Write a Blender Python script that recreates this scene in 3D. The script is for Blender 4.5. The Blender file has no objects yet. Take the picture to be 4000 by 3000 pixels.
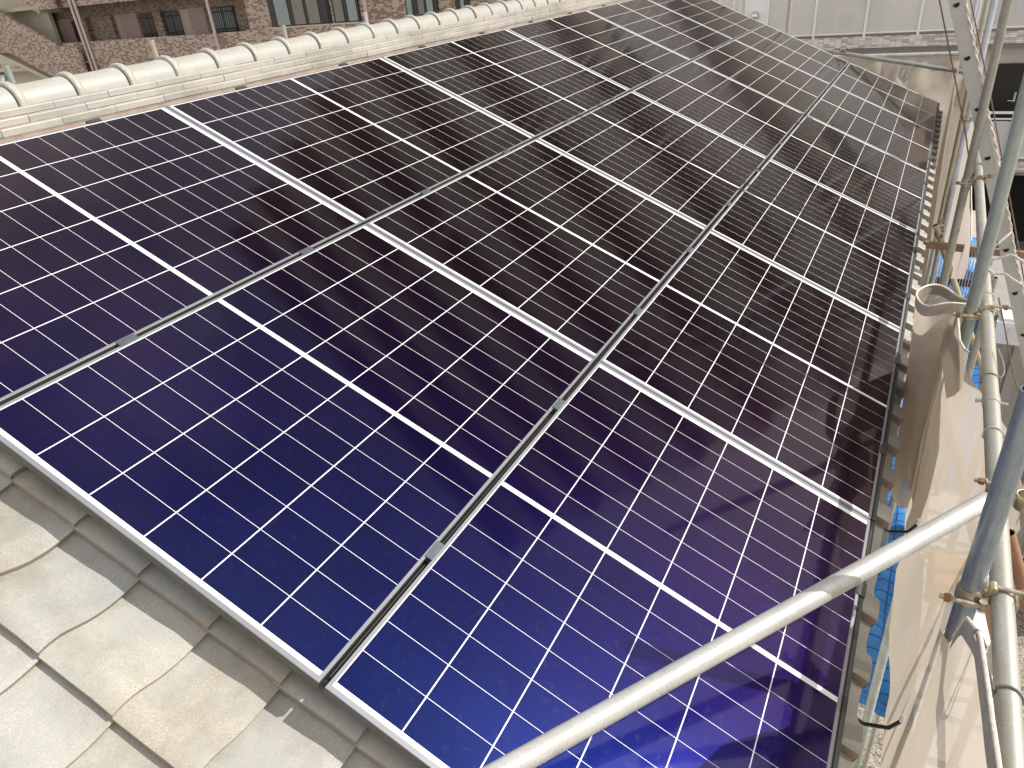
import bpy, math, random
from mathutils import Vector, Matrix
random.seed(7)
D = bpy.data
scene = bpy.context.scene
COL = scene.collection
PI = math.pi

# ------------------------------------------------------------------ camera
CAM = (-0.67353, -3.028666, 0.39999)
RIGHT = (0.469953, -0.878645, -0.084426)
DOWN = (-0.475507, -0.171422, -0.862849)
FWD = (0.743665, 0.445643, -0.498361)
cd = D.cameras.new('camera')
cd.sensor_width = 36.0
cd.lens = 36.0 * 2814.94 / 4000.0
cd.clip_start, cd.clip_end = 0.05, 2000
cam = D.objects.new('camera', cd)
COL.objects.link(cam)
m = Matrix(((RIGHT[0], -DOWN[0], -FWD[0], CAM[0]), (RIGHT[1], -DOWN[1], -FWD[1], CAM[1]),
            (RIGHT[2], -DOWN[2], -FWD[2], CAM[2]), (0, 0, 0, 1)))
cam.matrix_world = m
scene.camera = cam

# ------------------------------------------------------------------ light
SUN_AZ, SUN_EL = math.radians(-65), math.radians(43)
sv = Vector((math.cos(SUN_EL) * math.cos(SUN_AZ), math.cos(SUN_EL) * math.sin(SUN_AZ), math.sin(SUN_EL)))
sl = D.lights.new('sun', 'SUN')
sl.energy = 3.7
sl.angle = math.radians(0.53)
sl.color = (1.0, 0.96, 0.90)
so = D.objects.new('sun', sl)
COL.objects.link(so)
so.rotation_euler = (-sv).to_track_quat('-Z', 'Y').to_euler()
w = D.worlds.new('World')
scene.world = w
w.use_nodes = True
nt = w.node_tree
nt.nodes.clear()
sky = nt.nodes.new('ShaderNodeTexSky')
sky.sky_type = 'NISHITA'
sky.sun_disc = False
sky.sun_elevation = SUN_EL
sky.sun_rotation = PI / 2 - SUN_AZ
sky.air_density, sky.dust_density, sky.ozone_density = 1.0, 2.2, 1.0
tc = nt.nodes.new('ShaderNodeTexCoord')
nz = nt.nodes.new('ShaderNodeTexNoise')
nz.inputs['Scale'].default_value = 2.2
nz.inputs['Detail'].default_value = 5
nz.inputs['Roughness'].default_value = 0.55
cr = nt.nodes.new('ShaderNodeValToRGB')
cr.color_ramp.elements[0].color = (.12, .12, .12, 1)
cr.color_ramp.elements[0].position = 0.45
cr.color_ramp.elements[1].position = 0.66
mx = nt.nodes.new('ShaderNodeMixRGB')
mx.inputs[2].default_value = (7.6, 7.2, 6.8, 1)
bg = nt.nodes.new('ShaderNodeBackground')
bg.inputs['Strength'].default_value = 0.135
ow = nt.nodes.new('ShaderNodeOutputWorld')
L = nt.links.new
L(tc.outputs['Generated'], nz.inputs['Vector'])
L(nz.outputs['Fac'], cr.inputs['Fac'])
L(cr.outputs['Color'], mx.inputs[0])
L(sky.outputs['Color'], mx.inputs[1])
sep = nt.nodes.new('ShaderNodeSeparateXYZ')
L(tc.outputs['Generated'], sep.inputs[0])
mr = nt.nodes.new('ShaderNodeMapRange')
mr.inputs['From Min'].default_value, mr.inputs['From Max'].default_value = 0.80, 0.30
mr.inputs['To Min'].default_value, mr.inputs['To Max'].default_value = 0.0, 0.8
L(sep.outputs['Z'], mr.inputs['Value'])
hz = nt.nodes.new('ShaderNodeMixRGB')
hz.inputs[2].default_value = (7.4, 6.5, 5.6, 1)
L(mr.outputs['Result'], hz.inputs[0])
L(mx.outputs['Color'], hz.inputs[1])
L(hz.outputs['Color'], bg.inputs['Color'])
L(bg.outputs['Background'], ow.inputs['Surface'])
vs = scene.view_settings
vs.view_transform = 'Standard'
vs.look = 'None'
vs.exposure = 0.4
vs.gamma = 1.0
vs.use_curve_mapping = False
scene.cycles.max_bounces = 10
scene.cycles.transparent_max_bounces = 12

# ------------------------------------------------------------------ materials
class NT:
    """small helper round a material's node tree"""
    def __init__(s, name):
        s.m = D.materials.new(name)
        s.m.use_nodes = True
        s.t = s.m.node_tree
        s.b = s.t.nodes['Principled BSDF']
        s.out = s.t.nodes['Material Output']
    def n(s, kind, **kw):
        x = s.t.nodes.new('ShaderNode' + kind)
        for k, v in kw.items():
            if hasattr(x, k): setattr(x, k, v)
            else: x.inputs[k].default_value = v
        return x
    def l(s, a, b): s.t.links.new(a, b)
    def set(s, **kw):
        for k, v in kw.items(): s.b.inputs[k.replace('_', ' ')].default_value = v
        return s
    def coords(s, kind='Object', scale=(1, 1, 1)):
        c = s.n('TexCoord'); mp = s.n('Mapping')
        mp.inputs['Scale'].default_value = scale
        s.l(c.outputs[kind], mp.inputs['Vector'])
        return mp.outputs['Vector']
    def ramp(s, fac, stops, interp='LINEAR'):
        r = s.n('ValToRGB')
        e = r.color_ramp.elements
        while len(e) < len(stops): e.new(0.5)
        for i, (p, c) in enumerate(stops):
            e[i].position = p; e[i].color = (*c, 1)
        r.color_ramp.interpolation = interp
        s.l(fac, r.inputs['Fac'])
        return r.outputs['Color']
    def noise(s, vec, scale, detail=4, rough=0.6):
        x = s.n('TexNoise')
        x.inputs['Scale'].default_value = scale
        x.inputs['Detail'].default_value = detail
        x.inputs['Roughness'].default_value = rough
        if vec is not None: s.l(vec, x.inputs['Vector'])
        return x.outputs['Fac']
    def mix(s, fac, a, b, mode='MIX'):
        x = s.n('MixRGB', blend_type=mode)
        for i, v in ((0, fac), (1, a), (2, b)):
            if isinstance(v, (int, float)): x.inputs[i].default_value = v
            elif isinstance(v, tuple): x.inputs[i].default_value = (*v, 1) if len(v) == 3 else v
            else: s.l(v, x.inputs[i])
        return x.outputs['Color']
    def base(s, c): s.l(c, s.b.inputs['Base Color'])
    def bump(s, h, strength=0.2, dist=0.002):
        x = s.n('Bump')
        x.inputs['Strength'].default_value = strength
        x.inputs['Distance'].default_value = dist
        s.l(h, x.inputs['Height'])
        s.l(x.outputs['Normal'], s.b.inputs['Normal'])

def plain(name, col, rough=0.5, metal=0.0, var=0.15, scale=8, coord='Object', bump=0.0):
    t = NT(name)
    t.set(Roughness=rough, Metallic=metal)
    v = t.coords(coord)
    f = t.noise(v, scale, 5)
    lo = tuple(c * (1 - var) for c in col); hi = tuple(min(1, c * (1 + var)) for c in col)
    t.base(t.ramp(f, [(0.3, lo), (0.7, hi)]))
    if bump: t.bump(t.noise(v, scale * 6, 3), bump)
    return t.m

def mat_tile(name, glaze, edge=False):
    t = NT(name)
    t.set(Roughness=0.42, Specular_IOR_Level=0.4)
    v = t.coords()
    g = t.n('NewGeometry')
    rnd = g.outputs['Random Per Island']
    big = t.noise(v, 5.5, 5, 0.6)
    c1 = t.ramp(big, [(0.25, tuple(a * b for a, b in zip(glaze, (.90, .95, .97)))), (0.5, glaze), (0.75, tuple(a * b for a, b in zip(glaze, (1.09, 1.06, 1.0))))])
    vo = t.n('TexVoronoi', feature='DISTANCE_TO_EDGE')
    vo.inputs['Scale'].default_value = 210
    t.l(v, vo.inputs['Vector'])
    crk = t.ramp(vo.outputs['Distance'], [(0.02, (1.32, 1.32, 1.3)), (0.16, (0.9, 0.9, 0.9))])
    patch = t.ramp(t.noise(v, 11, 3), [(0.42, (0, 0, 0)), (0.62, (.75, .75, .75))])
    crk = t.mix(patch, (1, 1, 1), crk)
    c = t.mix(1.0, c1, crk, 'MULTIPLY')
    tone = t.ramp(rnd, [(0.0, (.90, .91, .92)), (0.5, (1, 1, 1)), (1.0, (1.07, 1.05, 1.01))])
    c = t.mix(1.0, c, tone, 'MULTIPLY')
    sp = t.ramp(t.noise(v, 160, 2), [(0.66, (1, 1, 1)), (0.74, (1.25, 1.22, 1.12))])
    c = t.mix(1.0, c, sp, 'MULTIPLY')
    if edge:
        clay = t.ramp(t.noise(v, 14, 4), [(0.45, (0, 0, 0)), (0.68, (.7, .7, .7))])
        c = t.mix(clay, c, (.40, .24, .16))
    else:
        st = t.ramp(t.noise(v, 3.1, 6, .7), [(0.46, (1, 1, 1)), (0.70, (.74, .69, .60))])
        gr = t.ramp(t.noise(v, 330, 2, .8), [(0.30, (.80, .80, .79)), (0.5, (1, 1, 1)), (0.72, (1.14, 1.13, 1.1))])
        c = t.mix(1.0, c, gr, 'MULTIPLY')
        c = t.mix(1.0, c, st, 'MULTIPLY')
    t.base(c)
    t.bump(t.noise(v, 220, 3), 0.35, 0.0012)
    return t.m

def mat_tube(name, col, rust=0.15, rough=0.42, metal=0.55):
    t = NT(name)
    t.set(Roughness=rough, Metallic=metal)
    v = t.coords('Object', (1, 1, 1))
    a = t.noise(v, 9, 6, 0.65)
    c = t.ramp(a, [(0.25, tuple(x * .72 for x in col)), (0.55, col), (0.8, tuple(min(1, x * 1.22) for x in col))])
    sc = t.noise(t.coords('Object', (60, 60, 8)), 4, 4, .7)
    c = t.mix(0.5, c, t.ramp(sc, [(0.35, (.62, .62, .6)), (0.5, (1, 1, 1))]), 'MULTIPLY')
    r = t.ramp(t.noise(v, 6, 8, .75), [(0.72 - rust * .5, (0, 0, 0)), (0.80 - rust * .4, (1, 1, 1))])
    c = t.mix(r, c, (.21, .105, .06))
    t.base(c)
    t.l(t.ramp(a, [(.3, (rough + .14,) * 3), (.7, (rough - .08,) * 3)]), t.b.inputs['Roughness'])
    t.bump(t.noise(v, 120, 3), 0.12, 0.001)
    return t.m

def mat_sheet(name, col, through, dens=0.16, weave=True):
    """thin woven construction sheet: scatters, passes light, is slightly see-through"""
    t = NT(name)
    t.t.nodes.remove(t.b)
    v = t.coords()
    n1 = t.noise(v, 2.5, 6, .65)
    c = t.ramp(n1, [(0.3, tuple(a * .80 for a in col)), (0.7, tuple(min(1, a * 1.08) for a in col))])
    stn = t.ramp(t.noise(t.coords('Object', (3, 3, .6)), 4, 5, .7), [(0.5, (1, 1, 1)), (0.72, (.8, .74, .64))])
    c = t.mix(1.0, c, stn, 'MULTIPLY')
    df = t.n('BsdfDiffuse'); tr = t.n('BsdfTranslucent'); tp = t.n('BsdfTransparent')
    t.l(c, df.inputs['Color'])
    tr.inputs['Color'].default_value = (*through, 1)
    m1 = t.n('MixShader'); m1.inputs[0].default_value = 0.55
    t.l(df.outputs[0], m1.inputs[1]); t.l(tr.outputs[0], m1.inputs[2])
    m2 = t.n('MixShader')
    t.l(t.ramp(t.noise(v, 1.6, 3), [(0.3, (dens * .6,) * 3), (0.75, (dens * 1.5,) * 3)]), m2.inputs[0])
    t.l(m1.outputs[0], m2.inputs[1]); t.l(tp.outputs[0], m2.inputs[2])
    t.l(m2.outputs[0], t.out.inputs['Surface'])
    b = t.n('Bump'); b.inputs['Strength'].default_value = .35; b.inputs['Distance'].default_value = .01
    t.l(t.noise(t.coords('Object', (1, 1, .35)), 9, 6, .6), b.inputs['Height'])
    t.l(b.outputs['Normal'], df.inputs['Normal'])
    return t.m

def mat_cell():
    t = NT('silicon_cell')
    g = t.n('NewGeometry')
    v = g.outputs['Position']
    n = t.noise(v, 3.0, 4)
    lw = t.n('LayerWeight'); lw.inputs['Blend'].default_value = 0.5
    film = t.ramp(lw.outputs['Facing'], [(.08, (.004, .016, .120)), (.19, (.009, .009, .098)), (.31, (.022, .008, .078)), (.46, (.030, .013, .034)), (.6, (.036, .022, .03)), (.8, (.04, .032, .03))])
    c = t.mix(1.0, film, t.ramp(n, [(0.3, (.82, .82, .84)), (0.7, (1.12, 1.1, 1.1))]), 'MULTIPLY')
    tone = t.ramp(g.outputs['Random Per Island'], [(0, (.88, .88, .9)), (1, (1.1, 1.06, 1.08))])
    c = t.mix(1.0, c, tone, 'MULTIPLY')
    vo = t.n('TexVoronoi'); vo.inputs['Scale'].default_value = 9.0; t.l(v, vo.inputs['Vector'])
    keep = t.ramp(t.noise(v, 1.3, 2), [(0.5, (0, 0, 0)), (0.56, (1, 1, 1))])
    speck = t.mix(1.0, t.ramp(vo.outputs['Distance'], [(0.018, (.7, .7, .7)), (0.034, (0, 0, 0))]), keep, 'MULTIPLY')
    dust = t.ramp(t.noise(v, 45, 6, .8), [(0.55, (0, 0, 0)), (0.85, (.10, .10, .10))])
    c = t.mix(t.mix(1.0, speck, dust, 'ADD'), c, (.34, .33, .31))
    t.base(c)
    t.set(Metallic=1.0, Roughness=0.24, Coat_Weight=1.0, Coat_Roughness=0.07, Coat_IOR=1.32)
    t.b.inputs['Specular Tint'].default_value = (.45, .36, .36, 1)
    t.l(t.ramp(t.noise(v, 2.3, 5), [(0.3, (.045,) * 3), (0.75, (.085,) * 3)]), t.b.inputs['Coat Roughness'])
    return t.m

def mat_backsheet():
    t = NT('white_backsheet')
    t.set(Base_Color=(.86, .87, .88, 1), Roughness=0.5, Coat_Weight=0.8, Coat_Roughness=0.06, Coat_IOR=1.42)
    return t.m

def mat_mosaic(name, stops, bw, bh, mortar, msize, offset=0.5, axes='YZ'):
    """small wall tiles: one tone per tile, running or stack bond, laid in metres"""
    t = NT(name)
    t.set(Roughness=0.6)
    c = t.n('TexCoord'); s = t.n('SeparateXYZ'); k = t.n('CombineXYZ')
    t.l(c.outputs['Object'], s.inputs[0])
    t.l(s.outputs[axes[0]], k.inputs['X']); t.l(s.outputs[axes[1]], k.inputs['Y'])
    b = t.n('TexBrick')
    b.offset = offset
    b.inputs['Color1'].default_value = (0, 0, 0, 1); b.inputs['Color2'].default_value = (1, 1, 1, 1)
    b.inputs['Mortar'].default_value = (0.5, .5, .5, 1)
    b.inputs['Scale'].default_value = 1.0
    b.inputs['Mortar Size'].default_value = msize
    b.inputs['Brick Width'].default_value = bw
    b.inputs['Row Height'].default_value = bh
    t.l(k.outputs[0], b.inputs['Vector'])
    col = t.ramp(b.outputs['Color'], stops, 'CONSTANT')
    t.base(t.mix(b.outputs['Fac'], col, mortar))
    return t.m

def mat_perf(name, col, op):
    t = NT(name)
    t.set(Base_Color=(*col, 1), Roughness=0.55)
    tp = t.n('BsdfTransparent'); mx_ = t.n('MixShader')
    mx_.inputs[0].default_value = op
    t.l(tp.outputs[0], mx_.inputs[1]); t.l(t.b.outputs[0], mx_.inputs[2]); t.l(mx_.outputs[0], t.out.inputs['Surface'])
    return t.m

def mat_tarp():
    t = NT('blue_tarp')
    t.set(Roughness=0.45)
    v = t.coords()
    c = t.ramp(t.noise(v, 3, 5), [(0.3, (.03, .19, .52)), (0.7, (.07, .33, .72))])
    b = t.n('TexBrick'); b.offset = 0
    for k_, q in (('Color1', (1, 1, 1, 1)), ('Color2', (.94, .94, .94, 1)), ('Mortar', (.12, .25, .45, 1))): b.inputs[k_].default_value = q
    b.inputs['Scale'].default_value = 1; b.inputs['Mortar Size'].default_value = .006
    b.inputs['Brick Width'].default_value = .10; b.inputs['Row Height'].default_value = .10
    t.l(v, b.inputs['Vector'])
    t.base(t.mix(1.0, c, b.outputs['Color'], 'MULTIPLY'))
    return t.m

M = dict(
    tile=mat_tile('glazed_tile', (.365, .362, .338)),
    tile_edge_shade=mat_tile('glazed_tile_edge_shade', (.24, .228, .20), True),  # clay-patched edge, darkened: shade on the side faces is in the colour
    clay=plain('raw_clay', (.38, .30, .245), .9, var=.25, scale=12),
    under=plain('roof_underlay', (.05, .048, .045), .95),
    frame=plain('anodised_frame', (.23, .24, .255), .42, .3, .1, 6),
    frame_side_shade=plain('anodised_frame_side_shade', (.10, .096, .088), .45, .4, .1, 6),  # same frame painted darker, the shade of its sides put into the colour
    clamp_plate=plain('clamp_plate', (.13, .15, .17), .4, .6, .18, 30),
    black=plain('black_anodised', (.022, .022, .024), .45, .2, .2, 20),
    cover=plain('dark_cover', (.060, .058, .058), .42, .4, .15, 12),
    cell=mat_cell(), back=mat_backsheet(),
    t_blue=mat_tube('galvanised_blue', (.36, .42, .47), .02, .36, .75),
    t_green=mat_tube('galvanised_green', (.37, .42, .40), .03),
    t_dull=mat_tube('galvanised_dull', (.34, .335, .29), .05),
    t_pale=mat_tube('galvanised_pale', (.46, .45, .395), .03),
    t_bright=mat_tube('galvanised_bright', (.54, .55, .52), .03, .42, .35),
    t_white=mat_tube('galvanised_white', (.55, .60, .68), .12),
    t_yellow=mat_tube('galvanised_yellow', (.50, .46, .34), .12),
    t_rust=mat_tube('rusty_tube', (.34, .19, .11), .35, .7, .1),
    zinc=plain('yellow_zinc', (.52, .47, .33), .36, .75, .3, 40),
    rust=plain('rusted_steel', (.25, .11, .06), .8, .1, .45, 60, bump=.4),
    bolt=plain('bolt_steel', (.42, .38, .32), .45, .6, .35, 70),
    sheet=mat_sheet('mesh_sheet', (.56, .515, .445), (.58, .52, .44), .10),
    sheet_b=mat_sheet('mesh_sheet_shaded', (.44, .39, .335), (.42, .37, .31), .04),  # beige sheet tinted brown and darker, shade put into the colour
    sheet_w=mat_sheet('mesh_sheet_pale', (.66, .62, .57), (.6, .55, .5), .03),
    hem=plain('sheet_hem', (.30, .285, .27), .8, var=.2, scale=20),
    hem_b=plain('sheet_hem_pale', (.40, .36, .31), .85, var=.15, scale=20),
    cord=plain('white_cord', (.62, .58, .50), .85, var=.2, scale=60),
    string=plain('grey_string', (.50, .48, .46), .9, var=.3, scale=90),
    string_d=plain('dark_string', (.22, .22, .23), .9, var=.3, scale=90),
    wire=plain('rusty_wire', (.20, .13, .10), .7, .2, .3, 30),
    alu=plain('ladder_aluminium', (.44, .45, .43), .42, .35, .08, 10),
    alu_rim=plain('ladder_rung', (.40, .39, .35), .5, .5, .1, 10),
    dark=plain('recess_shade', (.012, .012, .013), .9),  # near-black colour painted for the shade inside bores, crevices and openings
    mosaic=mat_mosaic('brown_mosaic_tile', [(0, (.19, .135, .105)), (.42, (.40, .315, .255)), (.74, (.50, .395, .325))], .17, .078, (.38, .31, .265), .008),
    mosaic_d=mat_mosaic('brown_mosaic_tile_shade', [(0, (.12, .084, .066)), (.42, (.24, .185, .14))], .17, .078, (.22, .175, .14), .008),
    mosaic_g=mat_mosaic('grey_mosaic_tile', [(0, (.40, .38, .39)), (.28, (.56, .525, .525)), (.5, (.62, .575, .57)), (.66, (.70, .69, .68))], .155, .056, (.36, .33, .31), .005, 0.0),
    render_w=plain('grey_render', (.74, .73, .70), .85, var=.05, scale=2),
    render_d=plain('grey_beam', (.36, .355, .335), .85, var=.06, scale=2),
    cream=plain('cream_render', (.55, .52, .44), .9, var=.06, scale=1.5),
    white=plain('white_metal', (.78, .80, .82), .4, .1, .05, 3),
    perf=mat_perf('perforated_panel', (.80, .80, .79), .50),
    acw=plain('ac_casing', (.72, .71, .67), .5, var=.04),
    acg=plain('ac_grille', (.30, .30, .29), .6, var=.1),
    gutter=plain('brown_gutter', (.20, .165, .145), .6, var=.1),
    pipe=plain('pink_pipe', (.60, .49, .49), .5, var=.05, scale=3),
    door=plain('mauve_door', (.26, .20, .20), .5, var=.05, scale=2),
    door_f=plain('door_frame', (.36, .29, .26), .5, var=.05, scale=2),
    door_k=plain('black_door', (.012, .012, .014), .35, var=.2),
    chrome=plain('brushed_steel', (.66, .63, .58), .25, .9, .1),
    glass=NT('window_glass').set(Base_Color=(.10, .145, .15, 1), Roughness=.12).m,
    curtain=plain('window_curtain', (.27, .34, .345), .8, var=.12, scale=6),
    blind=plain('frosted_pane', (.19, .185, .165), .35, var=.1, scale=2),
    bframe=plain('black_sash', (.02, .02, .022), .4),
    shed=plain('white_sheet_roof', (.82, .81, .79), .45, .0, .06, 2),
    shedg=plain('grey_sheet_joint', (.40, .38, .36), .6, .2, .1, 4),
    gravel=None, tarp=mat_tarp(),
    arm=plain('brown_steel', (.25, .17, .12), .55, .2, .1, 6),
    block=plain('block_wall', (.44, .40, .35), .9, var=.18, scale=6),
    conc=plain('carport_floor', (.26, .255, .245), .9, var=.1, scale=1),
    fence=plain('grey_cladding', (.33, .32, .30), .6, .1, .08, 3),
    slat=plain('beige_slat', (.55, .50, .40), .7, var=.1),
    yellow=plain('yellow_plastic', (.75, .38, .04), .5, var=.1),
    wall=plain('house_wall', (.60, .56, .48), .9, var=.06, scale=2),
)
t = NT('gravel_ground')
v = t.coords()
vo = t.n('TexVoronoi'); vo.inputs['Scale'].default_value = 38; t.l(v, vo.inputs['Vector'])
t.base(t.mix(1.0, t.ramp(vo.outputs['Color'], [(0.1, (.13, .12, .105)), (0.5, (.30, .275, .235)), (.9, (.46, .43, .38))]),
             t.ramp(t.noise(v, 1.2, 5), [(.3, (.75, .75, .75)), (.7, (1.1, 1.08, 1.05))]), 'MULTIPLY'))
t.set(Roughness=.95)
t.bump(vo.outputs['Distance'], .6, .02)
M['gravel'] = t.m

# ------------------------------------------------------------------ mesh helpers
class MB:
    def __init__(s): s.v, s.f, s.m = [], [], []
    def face(s, pts, mi=0):
        b = len(s.v); s.v += [tuple(p) for p in pts]
        s.f.append(tuple(range(b, b + len(pts)))); s.m.append(mi)
    def box(s, lo, hi, mi=0, X=None):
        a = [(x, y, z) for x in (lo[0], hi[0]) for y in (lo[1], hi[1]) for z in (lo[2], hi[2])]
        if X is not None: a = [tuple(X @ Vector(q)) for q in a]
        b = len(s.v); s.v += a
        for q in ((0, 1, 3, 2), (4, 6, 7, 5), (0, 4, 5, 1), (2, 3, 7, 6), (0, 2, 6, 4), (1, 5, 7, 3)):
            s.f.append(tuple(b + i for i in q)); s.m.append(mi)
    def prism(s, poly, vec, mi=0):
        n = len(poly); b = len(s.v); vec = Vector(vec)
        s.v += [tuple(p) for p in poly] + [tuple(Vector(p) + vec) for p in poly]
        s.f.append(tuple(b + i for i in range(n))[::-1]); s.m.append(mi)
        s.f.append(tuple(b + n + i for i in range(n))); s.m.append(mi)
        for i in range(n):
            j = (i + 1) % n
            s.f.append((b + i, b + j, b + n + j, b + n + i)); s.m.append(mi)
    def grid(s, rows, mi=0, close=False):
        nr, nc = len(rows), len(rows[0]); b = len(s.v)
        for r in rows: s.v += [tuple(p) for p in r]
        for i in range(nr - 1):
            for j in range(nc if close else nc - 1):
                k = (j + 1) % nc
                s.f.append((b + i * nc + j, b + i * nc + k, b + (i + 1) * nc + k, b + (i + 1) * nc + j)); s.m.append(mi)
    def tube(s, pts, r, seg=14, mi=0, cap=True, close=False):
        pts = [Vector(p) for p in pts]; n = len(pts); rings = []
        up = None
        for i, p in enumerate(pts):
            if close: d = pts[(i + 1) % n] - pts[i - 1]
            else: d = pts[min(i + 1, n - 1)] - pts[max(i - 1, 0)]
            d.normalize()
            if up is None:
                up = Vector((0, 0, 1)) if abs(d.z) < .9 else Vector((1, 0, 0))
            a = d.cross(up)
            if a.length < 1e-6: a = d.cross(Vector((0, 1, 0.3)))
            a.normalize(); up = a.cross(d).normalized()
            rr = r[i] if isinstance(r, (list, tuple)) else r
            rings.append([p + (a * math.cos(2 * PI * k / seg) + up * math.sin(2 * PI * k / seg)) * rr for k in range(seg)])
        if close: rings.append(rings[0])
        s.grid(rings, mi, True)
        if cap and not close:
            s.face(rings[0][::-1], mi); s.face(rings[-1], mi)
    def pipe(s, p, q, r, wall=.0026, seg=28, mi=0, mi_in=None):
        """hollow tube with open ends"""
        p, q = Vector(p), Vector(q); d = (q - p).normalized()
        a = d.orthogonal().normalized(); b = d.cross(a)
        def ring(c, rr): return [c + (a * math.cos(2 * PI * k / seg) + b * math.sin(2 * PI * k / seg)) * rr for k in range(seg)]
        nsub = max(2, int((q - p).length / .4))
        s.grid([ring(p.lerp(q, i / nsub), r) for i in range(nsub + 1)], mi, True)
        s.grid([ring(q, r), ring(q, r - wall)], mi, True)
        s.grid([ring(q, r - wall), ring(p, r - wall)], mi if mi_in is None else mi_in, True)
        s.grid([ring(p, r - wall), ring(p, r)], mi, True)
    def build(s, name, mats, parent=None, smooth=False, loc=None, auto=None):
        me = D.meshes.new(name)
        me.from_pydata(s.v, [], s.f)
        if not isinstance(mats, (list, tuple)): mats = [mats]
        for q in mats: me.materials.append(q)
        me.polygons.foreach_set('material_index', s.m)
        if smooth: me.polygons.foreach_set('use_smooth', [True] * len(s.f))
        me.update()
        if smooth:
            try: me.set_sharp_from_angle(angle=math.radians(auto or 40))
            except Exception: pass
        o = D.objects.new(name, me)
        COL.objects.link(o)
        if parent: o.parent = parent
        if loc: o.location = loc
        return o

def tag(o, label=None, cat=None, group=None, kind=None):
    for k_, v_ in (('label', label), ('category', cat), ('group', group), ('kind', kind)):
        if v_: o[k_] = v_
    return o
def thing(name, label, cat, loc=(0, 0, 0), group=None):
    o = D.objects.new(name, None); COL.objects.link(o)
    o.location = loc; o.empty_display_size = .1
    return tag(o, label, cat, group)
def dup(root, loc, label, rot=None):
    r = root.copy(); COL.objects.link(r); r.location = loc; r['label'] = label
    if rot is not None: r.rotation_euler = rot
    for ch in root.children:
        c = ch.copy(); COL.objects.link(c); c.parent = r
        for g in ch.children:
            e = g.copy(); COL.objects.link(e); e.parent = c
    return r
ORD = ['first', 'second', 'third', 'fourth', 'fifth', 'sixth', 'seventh', 'eighth', 'ninth', 'tenth', 'eleventh', 'twelfth']

# ------------------------------------------------------------------ roof frame: u along ridge, v down slope, h off the panel plane
TH = math.radians(24.3)
CT, ST = math.cos(TH), math.sin(TH)
def P(u, v, h=0.0): return Vector((u, -v * CT - h * ST, -v * ST + h * CT))
ROOF = Matrix(((1, 0, 0, 0), (0, -CT, -ST, 0), (0, -ST, CT, 0), (0, 0, 0, 1)))   # local (u, v, h)
U0, U1 = -2.0, 9.76       # gable ends

# ------------------------------------------------------------------ solar panels
PUm, PVm = 1.6, 1.1315
fr = MB()
def frame_ring(a, b): return
ou0, ou1, ov0, ov1 = -.0032, 1.5925, .0067, PVm - .0067
iu0, iu1, iv0, iv1 = .0102, 1.5784, .0166, PVm - .0170
def rect(a, b, c, d, h): return [P(a, c, h), P(b, c, h), P(b, d, h), P(a, d, h)]
ch = .0012
R0 = rect(ou0, ou1, ov0, ov1, -.030); R1 = rect(ou0, ou1, ov0, ov1, -ch)
R2 = rect(ou0 + ch, ou1 - ch, ov0 + ch, ov1 - ch, 0); R3 = rect(iu0 - ch, iu1 + ch, iv0 - ch, iv1 + ch, 0)
R4 = rect(iu0, iu1, iv0, iv1, -ch); R5 = rect(iu0, iu1, iv0, iv1, -.0016)
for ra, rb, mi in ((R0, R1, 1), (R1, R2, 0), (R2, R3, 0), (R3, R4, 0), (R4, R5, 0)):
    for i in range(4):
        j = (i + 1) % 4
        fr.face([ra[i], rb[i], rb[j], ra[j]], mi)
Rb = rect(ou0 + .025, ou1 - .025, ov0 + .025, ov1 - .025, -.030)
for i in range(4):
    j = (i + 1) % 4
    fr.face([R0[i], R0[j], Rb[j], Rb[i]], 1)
us = [iu0 - .004, .022]
cellu = []
x = .022
for blk in (.022, .7995):
    for k in range(8):
        a = blk + k * .0952; cellu.append((a, a + .0952 - .0013))
vs_ = [(.0196 + k * .1832, .0196 + k * .1832 + .1832 - .0032) for k in range(6)]
ub = sorted({iu0 - .004, iu1 + .004, *[q for c in cellu for q in c]})
vb = sorted({iv0 - .004, iv1 + .004, *[q for c in vs_ for q in c]})
lam = MB()
cset = {(round(a, 5), round(b, 5)) for a, b in cellu}; vset = {(round(a, 5), round(b, 5)) for a, b in vs_}
HG = -.0016
for i in range(len(ub) - 1):
    for j in range(len(vb) - 1):
        a, b, c, d = ub[i], ub[i + 1], vb[j], vb[j + 1]
        isc = (round(a, 5), round(b, 5)) in cset and (round(c, 5), round(d, 5)) in vset
        lam.face([P(a, d, HG), P(b, d, HG), P(b, c, HG), P(a, c, HG)], 0 if isc else 1)
lam.face(rect(iu0 - .004, iu1 + .004, iv0 - .004, iv1 + .004, -.0085)[::1], 1)
rows = ['ridge', 'middle', 'eave']
p0 = None
for r in range(3):
    for c in range(6):
        lab = 'dark blue solar panel, %s along the %s row counting from the near gable' % (ORD[c], {'ridge': 'upper', 'middle': 'middle', 'eave': 'lower'}[r_] if (r_ := rows[r]) else '')
        if p0 is None:
            p0 = thing('solar_panel', lab, 'solar panel', P(0, 0, 0), 'solar panels mounted on the tiled roof')
            fr.build('frame', [M['frame'], M['frame_side_shade']], p0)
            lam.build('cell_laminate', [M['cell'], M['back']], p0)
        else:
            dup(p0, P(c * PUm, r * PVm + (.003 if r == 2 else 0), 0), lab)

# mounting rails and gap strips, black in place of the shade in row gaps
for r in range(4):
    b = MB(); v0 = r * PVm
    b.box((.022, v0 - .017, -.062), (9.6, v0 + .017, -.036), 0, ROOF)
    if r in (1, 2): b.box((.03, v0 - .0022, -.036), (9.57, v0 + .0022, -.02), 0, ROOF)
    tag(b.build('mounting_rail', M['black']), 'black mounting rail under the ' + ['top edge of the upper panel row', 'gap between upper and middle panel rows', 'gap between middle and lower panel rows', 'bottom edge of the lower panel row'][r], 'rail', 'mounting rails under the panels')

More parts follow.
